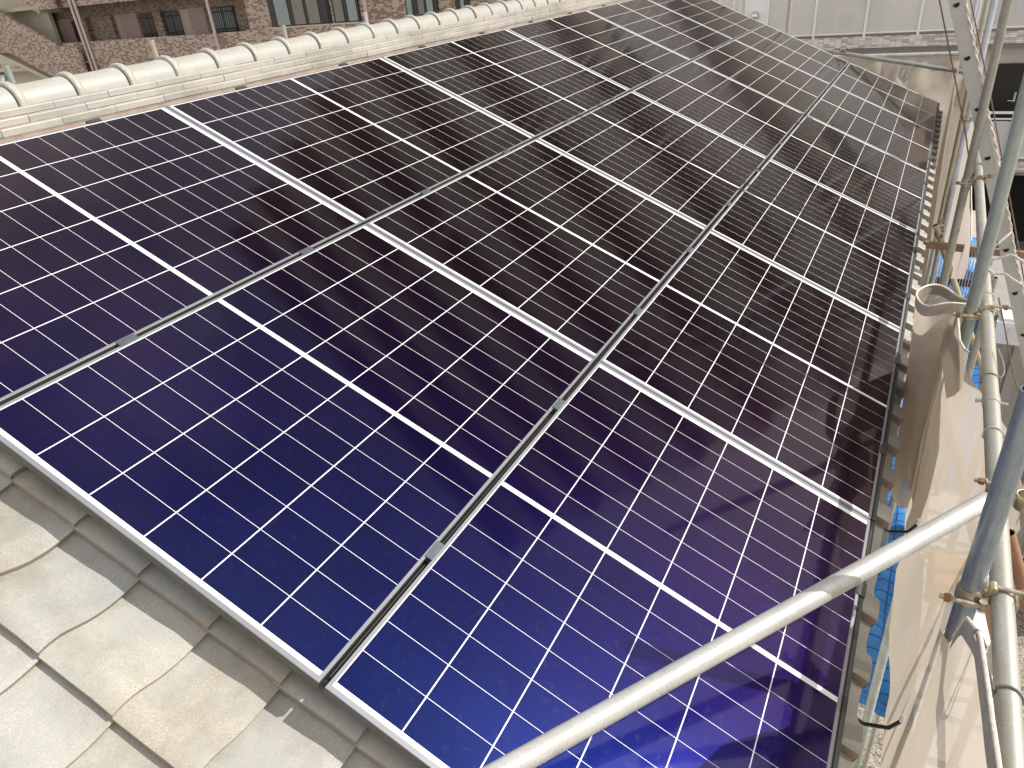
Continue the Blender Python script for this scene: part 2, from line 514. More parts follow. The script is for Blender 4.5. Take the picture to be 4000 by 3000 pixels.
# clamps in the row gaps and along the edges
def clamp_mb(half):
    b = MB()
    L2 = .031
    if half == 0:
        b.box((-L2, -.0115, .0004), (L2, .0115, .0034), 0, ROOF)
        b.box((-L2, -.0045, -.034), (L2, -.0025, .0004), 1, ROOF); b.box((-L2, .0025, -.034), (L2, .0045, .0004), 1, ROOF)
    else:
        s_ = half
        b.box((-L2, -.012 if s_ > 0 else -.007, .0004), (L2, .016 if s_ > 0 else .012, .0034), 0, ROOF)
        if s_ > 0: b.box((-L2, .013, -.036), (L2, .016, .0004), 0, ROOF)
        else: b.box((-L2, -.006, -.036), (L2, -.003, .0004), 0, ROOF)
    return b
cl = {}
for r in range(4):
    for c in range(12):
        u = (c // 2) * PUm + (.283 if c % 2 == 0 else .776) * PUm
        where = ['along the ridge edge of the panels', 'in the upper gap between panel rows', 'in the lower gap between panel rows', 'along the eave edge of the panels'][r]
        lab = 'dark grey clamp %s, %s from the near end' % (where, ORD[c])
        kind = {0: -1, 1: 0, 2: 0, 3: 1}[r]
        loc = P(u, r * PVm, 0)
        if kind not in cl:
            cl[kind] = tag(clamp_mb(kind).build('panel_clamp', [M['clamp_plate'] if kind == 0 else M['cover'], M['frame']]), lab, 'clamp', 'clamps holding the solar panels')
            cl[kind].location = loc
        else:
            o = cl[kind].copy(); COL.objects.link(o); o.location = loc; o['label'] = lab
# eave cover strips between the bottom clamps
e0 = None
for c in range(6):
    lab = 'dark edge cover strip below the lower row panel, %s from the near gable' % ORD[c]
    loc = P(c * PUm, 3 * PVm, 0)
    if e0 is None:
        b = MB()
        b.box((.004, -.0035, -.034), (1.596, -.0012, -.001), 0, ROOF)
        b.box((.004, .0015, -.04), (1.596, .0145, -.0012), 0, ROOF)
        e0 = tag(b.build('edge_cover', M['cover']), lab, 'edge cover', 'edge covers along the bottom of the array'); e0.location = loc
    else:
        o = e0.copy(); COL.objects.link(o); o.location = loc; o['label'] = lab

# ------------------------------------------------------------------ house with its tiled roof
house = thing('house', 'low tiled roof house carrying the solar panels, grey green glazed tiles', 'house', (0, 0, 0))
TW, TE, SEAM, FRONT = .2565, .2247, -.012, 1.490
PAN = -.142
PROF = [(0, .036), (.05, .041), (.12, .043), (.20, .042), (.27, .036), (.35, .026), (.45, .0135), (.55, .005), (.65, .001), (.75, 0), (.86, .003), (.94, .007), (1.0, .010), (1.07, .008)]
PROF_E = [(0, .040), (.04, .046), (.12, .048), (.24, .048), (.34, .045), (.40, .036), (.46, .020), (.54, .008), (.65, .001), (.75, 0), (.86, .003), (.94, .007), (1.0, .010), (1.07, .008)]
def tile_rows(u0, v1, last=False):
    """top surface points (u, v, h) of one tile whose left seam is u0 and front edge v1"""
    out = []
    for k in range(5):
        f = k / 4.0
        v = v1 - (TE + .02) * (1 - f)
        row = []
        for tt, z in (PROF_E if last else PROF):
            lip = -.004 if (k == 4) else 0
            row.append((u0 + tt * TW, v, PAN + z - .022 * (1 - f) + lip + (.003 if k == 3 else 0)))
        out.append(row)
    return out
def add_tile(mb, u0, v1, jit=0.0):
    du, dv, dh = (random.uniform(-1, 1) * .0018 * jit for _ in range(3))
    rows_ = [[P(a + du, b + dv, h + dh) for a, b, h in r] for r in tile_rows(u0, v1)]
    mb.grid([r[::-1] for r in rows_][::1], 0)
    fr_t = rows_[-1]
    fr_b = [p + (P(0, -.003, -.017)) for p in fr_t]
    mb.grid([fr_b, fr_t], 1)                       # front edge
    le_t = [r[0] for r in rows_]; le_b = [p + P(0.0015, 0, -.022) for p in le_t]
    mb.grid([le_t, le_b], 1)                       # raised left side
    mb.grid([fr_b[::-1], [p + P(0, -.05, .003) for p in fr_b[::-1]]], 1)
tf = MB()
for k in range(-6, 9):
    n = int((U1 - U0) / TW) + 1
    for i in range(n):
        add_tile(tf, SEAM + (i + int(U0 / TW)) * TW, FRONT + k * TE, 1.0)
tf.build('roof_tiles', [M['tile'], M['tile_edge_shade']], house, smooth=True, auto=50)
# dark deck slab put under the tiles to block light; plain back slope
b = MB()
b.prism([P(U0, .02, -.19), P(U1, .02, -.19), P(U1, 3.44, -.19), P(U0, 3.44, -.19)], P(0, 0, -.10))
b.build('roof_deck', M['under'], house)
b = MB()
q = [(U0, .30, -.02), (U1, .30, -.02), (U1, 3.62, -1.52), (U0, 3.62, -1.52)]
b.prism(q, (0, 0, -.12))
b.build('back_slope', M['tile'], house)
# eave tiles: every one its own part, with the drooping nose
ev = MB()
rows_ = [[P(a, b_, h) for a, b_, h in r] for r in tile_rows(0, 0, True)]
ev.grid([r[::-1] for r in rows_], 0)
frt = rows_[-1]
def droop(tt):
    if tt <= .46: return .036 + .056 * max(0.0, math.sin(PI * min(1, max(0, (tt + .05) / .51)))) ** .7
    return .034
frm = [p + P(0, .004, -.006) for p in frt]
frb = [p + P(0, .004, -droop(tt)) for p, (tt, z) in zip(frt, PROF_E)]
ev.grid([frb, [a.lerp(c_, .5) + P(0, .003, 0) for a, c_ in zip(frb, frm)], frm, frt], 1)
bk = [p + P(0, -.02, 0) for p in frb]
ev.grid([frb[::-1], bk[::-1]], 1)
le = [r[0] for r in rows_]
ev.grid([le, [p + P(.0015, 0, -.036) for p in le]], 1)
nose = [frt[0], frm[0], frb[0], bk[0], rows_[-1][0] + P(0, -.03, -.02)]
ev.face(nose[::-1], 1)
e0 = None
n = int((U1 - U0) / TW) + 1
for i in range(n):
    loc = P(SEAM + (i + int(U0 / TW)) * TW, FRONT + 9 * TE, random.uniform(-.0015, .0015))
    if e0 is None:
        e0 = ev.build('eave_tile', [M['tile'], M['tile_edge_shade']], house, smooth=True, auto=50); e0.location = loc
    else:
        o = e0.copy(); COL.objects.link(o); o.parent = house; o.location = loc
# ridge: three noshi courses and rounded caps
def course(y, z0, z1, ph, tint):
    mb = MB()
    x = ph - 14 * .2503
    while x < U1 - .05:
        a, bb = x + .0012, min(x + .2503 - .0012, U1)
        if bb > U0:
            jz, jy = random.uniform(-.0012, .0012), random.uniform(-.0015, .0015)
            r_ = .005
            prof = [(y + jy, z0 + jz), (y + jy, z1 - r_ + jz), (y + jy + r_ * .3, z1 - r_ * .3 + jz), (y + jy + r_, z1 + jz), (.4 - y - r_, z1 + jz), (.4 - y, z1 - r_ + jz), (.4 - y, z0 + jz)]
            mb.prism([(a, yy, zz) for yy, zz in prof], (bb - a, 0, 0), 0)
        x += .2503
    mb.box((U0 + .02, y + .010, z0 - .005), (U1 - .02, .39 - y, z1 - .010), 1)
    mb.box((U0 + .02, y - .006, z0 - .0045), (U1 - .02, y + .012, z0 - .0015), 1)
    return mb
for y, z0, z1, ph in ((.070, .005, .032, 1.160), (.085, .036, .062, 1.040), (.100, .066, .092, 1.166)):
    course(y, z0, z1, ph, 0).build('ridge_course', [M['tile'], M['clay']], house)
b = MB()
b.box((U0 + .02, .066, -.06), (U1 - .02, .335, .0035), 0)
b.build('ridge_bed', M['clay'], house)
capm = MB()
def arch(x, k, z0=.092):
    return [(x, .2 - (.076 + k) * math.cos(PI * i / 16), z0 + (.076 + k) * math.sin(PI * i / 16)) for i in range(17)]
L0 = .2525
capm.grid([arch(.030, -.004), arch(L0 + .012, 0)], 0)
col_ = [(-.002, -.006), (-.002, .009), (.001, .0125), (.007, .0150), (.017, .016), (.026, .0135), (.031, .008), (.033, 0.0), (.034, -.002)]
capm.grid([arch(-.006, .0004), arch(-.0015, .0004)], 3)  # black ring paints the shaded crevice beside the collar
capm.grid([arch(.001, -.008)] + [arch(x_, k_) for x_, k_ in col_], 1)
capm.grid([arch(.001, -.008), arch(.05, -.012)], 1)
capm.tube([(.11, .198, .166), (.112, .199, .178), (.118, .205, .181), (.121, .21, .176)], .0014, 6, 2)
capm.face(arch(L0 + .012, -.002), 1)
c0 = None
x = 1.045 - 12 * L0
while x < U1 - .1:
    if c0 is None:
        c0 = capm.build('ridge_cap', [M['tile'], M['tile'], M['wire'], M['dark']], house, smooth=True, auto=50); c0.location = (x, 0, 0)
    else:
        o = c0.copy(); COL.objects.link(o); o.parent = house
        o.location = (x, random.uniform(-.001, .001), random.uniform(-.001, .001))
    x += L0
# walls under the eaves
b = MB(); b.box((U0 + .5, -2.55, -8.6), (U1 - .45, 3.0, -1.35)); b.build('wall', M['wall'], house)
b = MB(); b.prism([(U1 - .46, -2.55, -1.35), (U1 - .46, 3.0, -1.35), (U1 - .46, .2, -.15)], (.01, 0, 0)); b.build('gable_wall', M['wall'], house)
for u in (1.92, .98, .47):
    b = MB()
    b.tube([(u, -3.10, -1.66), (u, -3.17, -1.69), (u, -3.235, -1.67), (u, -3.262, -1.62)], .006, 8)
    b.tube([(u, -3.262, -1.622), (u, -3.264, -1.596)], .007, 8, 1)
    b.build('gutter_bracket', [M['black'], M['white']], house)

# ------------------------------------------------------------------ scaffold tubes
TR = .0243
def tube_thing(name, p, q, mat, label, cat='scaffold tube', group=None, r=TR, inner=None):
    p, q = Vector(p), Vector(q)
    b = MB(); b.pipe((0, 0, 0), q - p, r, mi_in=1)
    o = b.build(name, [M[mat], inner or M['dark']], None, True)
    o.location = p
    return tag(o, label, cat, group)
GZ = -8.6
G1 = 'upright scaffold tubes outside the eave'
tube_thing('scaffold_standard', (.889, -3.308, GZ), (.889, -3.308, -.42), 't_blue', 'glossy blue grey upright tube nearest the viewer, clamped to the rail', group=G1)
tube_thing('scaffold_standard', (2.547, -3.315, GZ), (2.547, -3.315, .16), 't_green', 'greenish grey upright tube beside the rolled mesh sheet', group=G1)
tube_thing('scaffold_standard', (4.549, -3.297, GZ), (4.549, -3.297, .42), 't_dull', 'dull olive grey upright tube just in front of the ladder', group=G1)
tube_thing('scaffold_standard', (6.60, -3.312, GZ), (6.60, -3.312, .5), 't_white', 'pale bluish upright tube with rust patches behind the ladder', group=G1)
tube_thing('scaffold_standard', (9.74, -3.37, GZ), (9.74, -3.37, .6), 't_yellow', 'thin yellowish upright tube at the far corner of the roof', group=G1)
tube_thing('scaffold_standard', (10.75, -3.29, GZ), (10.75, -3.29, .6), 't_white', 'thinnest pale upright tube, beyond the far roof corner', group=G1)
tube_thing('scaffold_standard', (10.0, -1.24, GZ), (10.0, -1.24, 2.0), 't_pale', 'cream upright tube behind the far gable in front of balcony', group=G1)
led = tube_thing('scaffold_ledger', (-1.3, -3.378, -.980), (5.3, -3.362, -.975), 't_pale', 'long pale horizontal rail tube running along the eave', group='horizontal scaffold tubes')
b = MB()
b.tube([(3.10, .0075, .0024), (3.145, .0076, .0024)], TR + .0022, 24)
b.tube([(3.123, .052, .0024), (3.123, -.040, .0024)], .0055, 8)
b.tube([(3.123, .052, .0024), (3.123, .042, .0024)], .0085, 6)
b.build('joint_collar', M['t_pale'], led)
tube_thing('scaffold_rail', (-.10, -2.405, -1.006), (1.225, -3.342, -.948), 't_bright', 'bright galvanised tube crossing in front of the lower panels', group='horizontal scaffold tubes')
tube_thing('scaffold_ledger', (9.95, -3.45, -.915), (9.95, 1.9, -.915), 't_bright', 'sunlit white tube carrying the mesh sheet at the far gable', group='horizontal scaffold tubes')
tube_thing('scaffold_brace', (9.75, -1.70, -.805), (9.75, -3.42, -1.112), 't_dull', 'sloping grey tube crossing the far gable mesh sheet', group='horizontal scaffold tubes')
tube_thing('scaffold_brace', (6.0, -3.225, -1.72), (6.0, -4.75, -5.0), 't_yellow', 'sloping tan tube with open end, rising between the eave uprights', group='sloping scaffold tubes')
tube_thing('scaffold_brace', (3.3, -3.205, -1.37), (3.3, -4.1, -3.9), 't_rust', 'rust brown tube stub with open end beside the eave tiles', group='sloping scaffold tubes')
tube_thing('scaffold_brace', (1.2, -3.405, -1.02), (1.25, -3.95, -2.35), 't_rust', 'rusty orange sloping tube below the rail at right edge', group='sloping scaffold tubes', r=.017)
# stubs of the scaffold behind the ridge
G2 = 'tube tops rising behind the ridge'
for x, z, mat, lab in ((3.04, .06, 't_green', 'rust stained tube top behind the ridge at the left picture edge'),
                       (4.48, .09, 't_yellow', 'cream tube top behind the ridge against the brick tiled parapet'),
                       (6.28, .05, 't_pale', 'grey tube top behind the ridge below the wide windows'),
                       (7.81, .06, 't_bright', 'short bright tube top behind the ridge below the thin downpipe')):
    tube_thing('scaffold_standard', (x, 3.75, GZ), (x, 3.75, z), mat, lab, group=G2)
tube_thing('scaffold_brace', (3.02, 3.80, -.02), (2.2, 3.82, -1.2), 't_green', 'thin sloping brace tube at left edge behind the ridge', group=G2)

# ------------------------------------------------------------------ couplers (right angle clamps)
def make_coupler(label, loc, dy=-.068):
    """tube A upright at origin, tube B along x at y = dy"""
    root = thing('scaffold_coupler', label, 'clamp', loc, 'clamps joining the scaffold tubes')
    def band(axis, c):
        b = MB(); seg = 26; wd = .021
        prof = [(-wd, TR + .0004), (-wd - .001, TR + .0035), (-wd * .7, TR + .0048), (wd * .7, TR + .0048), (wd + .001, TR + .0035), (wd, TR + .0004)]
        rings = []
        for i in range(seg + 1):
            a = 2 * PI * i / seg; row = []
            for x_, r_ in prof:
                q_ = (r_ * math.cos(a), r_ * math.sin(a), x_) if axis == 'z' else (x_, r_ * math.cos(a), r_ * math.sin(a))
                row.append(Vector(c) + Vector(q_))
            rings.append(row)
        b.grid(rings, 0)
        return b
    A = band('z', (0, 0, 0))
    # flared ear and hinge on the camera side of A
    A.grid([[(-.020, .0255, z) for z in (-.020, -.008, .008, .020)], [(-.030, .0270, z) for z in (-.017, -.007, .007, .017)], [(-.040, .030, z) for z in (-.012, -.006, .006, .012)], [(-.047, .036, z) for z in (-.008, -.004, .004, .008)]], 0)
    A.tube([(-.034, -.026, -.013), (-.034, -.026, .013)], .0085, 10)
    A.box((-.034, -.034, -.010), (-.014, -.020, .010))
    A.build('clamp_band', M['zinc'], root, True)
    B = band('x', (0, dy, 0))
    B.grid([[(x_, dy - .0255, .020) for x_ in (-.020, -.008, .008, .020)], [(x_, dy - .0270, .030) for x_ in (-.017, -.007, .007, .017)], [(x_, dy - .030, .040) for x_ in (-.012, -.006, .006, .012)], [(x_, dy - .037, .046) for x_ in (-.008, -.004, .004, .008)]], 0)
    B.tube([(-.013, dy + .026, .034), (.013, dy + .026, .034)], .0085, 10)
    B.box((-.010, dy + .020, .014), (.010, dy + .034, .034))
    B.box((-.012, dy + .027, -.012), (.012, -.028, .012))
    B.build('clamp_band', M['zinc'], root, True)
    for p, q, nut in (((-.037, -.026, 0), (-.037, .062, 0), (-.037, .040, 0)), ((0, dy + .026, .037), (0, dy - .070, .037), (0, dy - .040, .037))):
        b = MB(); b.tube([p, q], .0055, 10)
        d = (Vector(q) - Vector(p)).normalized()
        for k in range(12):
            c_ = Vector(q) - d * (.003 + k * .003)
            b.tube([c_ - d * .0007, c_ + d * .0007], .0064, 10)
        bo = b.build('bolt', M['bolt'], root, True)
        b = MB(); n_ = Vector(nut); b.tube([n_ - d * .001, n_ + d * .012], .0108, 6)
        b.build('nut', M['rust'], bo)
    return root
c1 = make_coupler('yellowish steel clamp on the nearest upright, rusty bolts, beside the tied sheet', (.889, -3.308, -.985))
dup(c1, (2.547, -3.315, -.978), 'steel clamp with long rusty bolt on the greenish upright')
dup(c1, (4.549, -3.297, -.977), 'small clamp on the dull olive upright before the ladder')
dup(c1, (6.60, -3.312, -1.00), 'small pale brass clamp on the bluish upright with rust patches')
c5 = dup(c1, (1.30, -3.374, -.978), 'clamp half hidden behind the nearest upright, at the end of the bright tube')
c5.rotation_euler = (0, math.radians(90), 0)
c6 = dup(c1, (6.02, -3.255, -1.79), 'small clamp on the open end of the sloping tan tube'); c6.rotation_euler = (math.radians(-25), 0, math.radians(80))
c7 = dup(c1, (3.30, -3.235, -1.455), 'small rusty clamp on the rust brown tube stub'); c7.rotation_euler = (math.radians(-20), 0, math.radians(80))
dup(c1, (9.75, -1.89, -.84), 'tiny clamp at the upper end of the sloping far gable tube')
dup(c1, (2.42, -3.30, -2.16), 'small brass clamp low between eave tiles and mesh sheet')
c8 = dup(c1, (6.75, -2.87, -.09), 'orange rusty clamp hanging at the top edge left of the ladder')
for x, lab, y in ((3.6, 'far low scaffold upright seen below the eave tiles, pale', -3.62), (5.4, 'far low scaffold upright wrapped by netting below the eave', -3.66), (2.2, 'pale low scaffold upright under the nearest eave tiles', -3.70)):
    tube_thing('scaffold_standard', (x, y, GZ), (x, y, -1.9), 't_pale' if x != 3.6 else 't_green', lab, group='lower scaffold uprights below the eave')

# ------------------------------------------------------------------ mesh sheets
def lerp_poly(pts, f):
    ds = [0]
    for a, b_ in zip(pts, pts[1:]): ds.append(ds[-1] + (Vector(b_) - Vector(a)).length)
    tt = f * ds[-1]
    for i in range(len(pts) - 1):
        if tt <= ds[i + 1] + 1e-9:
            k_ = (tt - ds[i]) / max(1e-9, ds[i + 1] - ds[i]); return Vector(pts[i]).lerp(Vector(pts[i + 1]), k_)
    return Vector(pts[-1])
def curtain(name, top, bot, cut, mat, label, amp=.02, freq=9, seed=1, nu=70, nv=36, hem=True, axis='y', pinch=(), group='mesh sheets hung on the scaffold'):
    rnd = random.Random(seed)
    ph = [(rnd.uniform(0, 6.3), rnd.uniform(.6, 1.6), rnd.uniform(-1.2, 1.2)) for _ in range(5)]
    rows_ = []
    for j in range(nv + 1):
        f = j / nv; row = []
        for i in range(nu + 1):
            g = i / nu
            p = lerp_poly(top, g).lerp(lerp_poly(bot, g), f)
            off = sum(math.sin(freq * g * a * 2 * PI / 3 + q_ + c_ * f * 3) for q_, a, c_ in ph) / 5
            off2 = sum(math.sin(freq * g * a * 4.7 + q_ * 2 + c_ * f * 9) for q_, a, c_ in ph) / 5
            crease = sum(1 - 2.4 * abs(math.sin(freq * g * a * 2.3 + q_ + c_ * f * 2.2)) ** .6 for q_, a, c_ in ph[:3]) / 3
            k_ = amp * (0.12 + min(1, f * 2.2)) * (off + .3 * off2 + .45 * crease)
            for pg, pf, pw in pinch:
                d_ = math.hypot((g - pg) * 1.0, (f - pf) * .6)
                k_ += amp * 1.2 * math.sin(math.atan2(f - pf + .001, g - pg + .0013) * 13) * math.exp(-d_ / pw) * min(1, d_ / .03)
            if axis == 'y': p.y += k_
            else: p.x += k_
            row.append(p)
        rows_.append(row)
    nc_ = 0 if not hem else (nu + 1 if not cut else sum(1 for q_ in rows_[0] if q_.x < cut))
    b = MB()
    if nc_ > 1: b.grid([r_[:nc_] for r_ in rows_[2:]], 0)
    if nc_ < nu: b.grid([r_[max(0, nc_ - 1):] for r_ in rows_], 0)
    root = b.build(name, M[mat], None, True, auto=80)
    tag(root, label, 'mesh sheet', group)
    if hem:
        h_ = MB(); h_.grid([r_[:nc_] for r_ in rows_[:3]], 0)
        h_.build('hem', M['hem'], root, True, auto=80)
        h_ = MB(); h_.tube(rows_[0][:nc_], .004, 8)
        h_.build('edge_cord', M['cord'], root, True)
    return root, rows_
nearc, nrow = curtain('mesh_sheet', [(-.7, -3.285, -.62), (.0, -3.283, -.665), (.17, -3.28, -.67), (.35, -3.278, -.71), (.52, -3.276, -.752), (.66, -3.275, -.85), (.76, -3.278, -1.04), (.89, -3.272, -1.13), (1.02, -3.285, -1.13), (1.12, -3.36, -1.06), (1.25, -3.44, -1.04), (1.7, -3.45, -1.04), (2.1, -3.31, -1.03), (2.4, -3.275, -1.04), (2.75, -3.265, -1.10)],
        [(-.9, -3.23, -1.90), (.3, -3.235, -1.92), (1.0, -3.24, -1.92), (1.39, -3.25, -2.0), (2.11, -3.25, -2.12), (2.9, -3.25, -2.25)], .74, 'sheet',
        'large beige mesh sheet hanging beside the nearest eave tiles, tied to the rail', .020, 8, 4, 110, 46)
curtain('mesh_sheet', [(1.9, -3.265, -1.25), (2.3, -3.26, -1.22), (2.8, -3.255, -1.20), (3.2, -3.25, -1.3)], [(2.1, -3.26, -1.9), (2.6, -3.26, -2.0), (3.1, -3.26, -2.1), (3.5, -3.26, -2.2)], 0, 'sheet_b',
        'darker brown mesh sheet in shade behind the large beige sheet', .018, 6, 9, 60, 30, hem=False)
# open roll of sheet folded over at the second upright
lp = MB(); rws = []
rl = random.Random(3)
NA = 40
for j in range(22):
    f = j / 21; row = []
    for i in range(NA):
        a = 2 * PI * i / NA
        rx, ry = .175 + .02 * math.sin(3 * a + 1), .10 + .008 * math.sin(2 * a)
        k_ = 1 + .10 * f * math.sin(4 * a + 2 * f) - .10 * f
        row.append((2.78 + rx * k_ * math.cos(a) + .06 * f, -3.215 - .045 * f + (ry - .03 * f) * k_ * math.sin(a), -1.02 - .03 * math.cos(a) + .012 * math.sin(2 * a + .5) - 1.15 * f))
    rws.append(row)
lp.grid(rws, 0, True)
roll = tag(lp.build('mesh_sheet', M['sheet'], None, True, auto=80), 'rolled beige mesh sheet with open looped top beside the greenish upright', 'mesh sheet', 'mesh sheets hung on the scaffold')
b = MB(); b.tube(rws[0], .0045, 8, close=True); b.build('edge_cord', M['cord'], roll, True)
b = MB(); b.grid([[Vector(p) + (Vector(p) - Vector((2.78, -3.215, p[2]))).normalized() * .003 for p in rws[0]], [Vector(p).lerp(Vector(q_), .9) + (Vector(p) - Vector((2.78, -3.215, p[2]))).normalized() * .003 for p, q_ in zip(rws[0], rws[1])]], 0, True)
b.build('hem', M['hem_b'], roll, True)
# folded tip of sheet below the second coupler
fl = MB()
fl.grid([[(2.62, -3.262, -1.02), (2.50, -3.272, -.99), (2.36, -3.285, -1.02), (2.16, -3.29, -.96), (2.02, -3.292, -.90)],
         [(2.60, -3.240, -1.10), (2.46, -3.262, -1.10), (2.30, -3.28, -1.12), (2.10, -3.288, -1.04), (1.97, -3.29, -.95)],
         [(2.52, -3.235, -1.15), (2.38, -3.262, -1.2), (2.2, -3.275, -1.2), (2.05, -3.285, -1.1), (1.93, -3.29, -1.0)]], 0)
tip = tag(fl.build('mesh_sheet', M['sheet_b'], None, True, auto=80), 'small grey folded corner of sheet tied below the greenish upright clamp', 'mesh sheet', 'mesh sheets hung on the scaffold')
b = MB(); b.tube([(2.62, -3.262, -1.02), (2.50, -3.272, -.99), (2.36, -3.285, -1.02), (2.16, -3.29, -.96), (2.02, -3.292, -.90)], .004, 8); b.build('edge_cord', M['cord'], tip, True)
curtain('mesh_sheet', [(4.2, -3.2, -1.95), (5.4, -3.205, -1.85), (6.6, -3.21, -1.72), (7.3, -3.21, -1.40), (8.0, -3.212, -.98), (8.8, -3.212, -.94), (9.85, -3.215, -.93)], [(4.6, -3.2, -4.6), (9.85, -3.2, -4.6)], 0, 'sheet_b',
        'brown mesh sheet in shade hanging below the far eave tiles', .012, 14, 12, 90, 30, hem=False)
curtain('mesh_sheet', [(5.0, -3.43, -1.50), (6.5, -3.43, -1.48), (7.6, -3.43, -1.38), (8.4, -3.43, -1.0), (9.9, -3.43, -.94)], [(5.0, -3.42, -1.78), (6.8, -3.42, -2.48), (9.0, -3.42, -2.75), (9.9, -3.42, -2.8)], 0, 'sheet_w',
        'pale mesh sheet hanging outside the far uprights, lower hem visible', .02, 9, 21, 60, 24)
curtain('mesh_sheet', [(9.93, -3.42, -.955), (9.93, -2.6, -.96), (9.93, -1.5, -.955), (9.93, 1.8, -.955)], [(9.95, -3.38, -4.2), (9.95, 1.8, -4.2)], 0, 'sheet',
        'greyish mesh sheet hanging across the far gable end', .05, 13, 33, 100, 30, axis='x', hem=False, pinch=((.0, .0, .14), (.16, .0, .1)))

# ------------------------------------------------------------------ strings, ropes and wires
def string(pts, r, mat, label, cat='string', group='strings tying sheets to the tubes', sub=8):
    out = []
    P_ = [Vector(p) for p in pts]
    for i in range(len(P_) - 1):
        a, b_, c_, d_ = P_[max(i - 1, 0)], P_[i], P_[i + 1], P_[min(i + 2, len(P_) - 1)]
        for k in range(sub):
            t_ = k / sub
            out.append(.5 * ((2 * b_) + (-a + c_) * t_ + (2 * a - 5 * b_ + 4 * c_ - d_) * t_ ** 2 + (-a + 3 * b_ - 3 * c_ + d_) * t_ ** 3))
    out.append(P_[-1])
    b = MB(); b.tube(out, r, 7)
    return tag(b.build('tie_string', M[mat], None, True), label, cat, group)
def loop_x(x, a0=-.3, n=12, rr=TR + .003, y0=-3.373, z0=-.978):
    return [(x + .004 * math.sin(i), y0 + rr * math.cos(a0 + 2 * PI * i / n), z0 + rr * math.sin(a0 + 2 * PI * i / n)) for i in range(n + 1)]
string([(.535, -3.28, -.765), (.56, -3.325, -.955)] + loop_x(.60, 0.3, 10) + [(.535, -3.285, -.775), (.55, -3.30, -.81)], .0028, 'string_d', 'dark string from the sheet eyelet round the near rail')
string(loop_x(1.62) + [(1.60, -3.405, -.99), (1.58, -3.412, -1.03)], .0026, 'string', 'grey string looped round the rail between the first two uprights')
string(loop_x(1.98) + [(1.99, -3.402, -.965), (2.05, -3.405, -.945), (2.16, -3.39, -.94)], .0026, 'string_d', 'thin dark string loop with upright tail on the rail')
string(loop_x(2.72) + [(2.70, -3.34, -.97), (2.62, -3.31, -.97)], .0024, 'string', 'thin string loop round the rail just beyond the second clamp')
for k, (x, tail) in enumerate(((2.98, ((2.96, -3.43, -.955), (2.93, -3.47, -.965), (2.93, -3.505, -.985))), (3.16, ((3.14, -3.42, -.95), (3.14, -3.47, -.93), (3.12, -3.53, -.96))), (3.24, ((3.24, -3.40, -.93), (3.26, -3.43, -.90), (3.30, -3.46, -.875))))):
    string(loop_x(x, n=9, rr=TR + .004) + list(tail), .0055, 'string', ['pale rope end curling off the rail, lowest of three', 'pale rope end curling off the rail, middle of three', 'pale rope end sticking up off the rail, highest of three'][k], 'rope', 'rope ends tied to the rail')
b = MB(); b.tube([(.532 + .012 * math.cos(a), -3.279 + .004 * math.cos(a), -.772 + .012 * math.sin(a)) for a in [2 * PI * i / 14 for i in range(14)]], .0032, 8, close=True)
b.build('eyelet', M['chrome'], nearc, True)
string([(4.9, -2.80, .42), (4.9, -2.96, .01), (4.9, -3.23, -.71), (4.9, -3.29, -.89), (4.9, -3.42, -1.25)], .0045, 'wire', 'thin rusty cable hanging left of the ladder', 'cable', 'rusty cables beside the ladder')
string([(5.2, -2.97, .40), (5.2, -3.13, -.02), (5.2, -3.30, -.45), (5.2, -3.53, -1.05), (5.2, -3.78, -1.72), (5.2, -3.95, -2.2)], .0045, 'wire', 'thin rusty cable hanging right of the ladder', 'cable', 'rusty cables beside the ladder')
string([(4.0, -3.56, -1.49), (4.0, -3.64, -1.70), (4.0, -3.73, -1.95), (4.0, -3.81, -2.13), (4.0, -3.95, -2.5)], .004, 'wire', 'thin rusty cable right of the rail below the rope ends', 'cable', 'rusty cables beside the ladder')

# ------------------------------------------------------------------ ladder
lad = thing('ladder', 'leaning grey aluminium ladder with D shaped rung holes', 'ladder', (4.554, -3.053, .0085))
LD = Vector((.0, -.1082, -.2798)).normalized(); LN = Vector((1, 0, 0)); LS = LN.cross(LD).normalized()
def LP(s_, w_, x_): return LD * s_ + LS * w_ + LN * x_
S0, S1_ = -1.35, 8.6
for xo in (0, .36):
    b = MB(); hw, dp = .034, .026
    def bar(w0, w1, x0, x1):
        a = [LP(S0, w0, x0), LP(S0, w1, x0), LP(S0, w1, x1), LP(S0, w0, x1)]
        b.prism(a, LD * (S1_ - S0))
    bar(-hw + .0045, hw - .0045, xo, xo + .003)
    bar(-hw, -hw + .0045, xo - .003, xo + dp); bar(hw - .0045, hw, xo - .003, xo + dp)
    b.build('stile', M['alu'], lad)
r0 = None
for k in range(-4, 28):
    if r0 is None:
        b = MB()
        n_ = 20
        def dring(x_, r_): 
            out = []
            for i in range(n_):
                a = 2 * PI * i / n_
                y_, z_ = r_ * 1.05 * math.cos(a), r_ * math.sin(a)
                z_ = min(z_, r_ * .45)
                out.append(LP(-z_, y_, x_))
            return out
        b.grid([dring(-.0002, .0185), dring(-.0045, .018), dring(-.0045, .0150), dring(-.001, .0148)], 0, True)
        b.face(dring(-.0012, .0150), 1)  # flat dark face paints the shade inside the hollow rung
        b.grid([dring(.004, .0145), dring(.386, .0145)], 0, True)
        r0 = b.build('rung', [M['alu_rim'], M['dark']], lad, True); r0.location = LD * (k * .30)
    else:
        o = r0.copy(); COL.objects.link(o); o.parent = lad; o.location = LD * (k * .30)
b = MB()
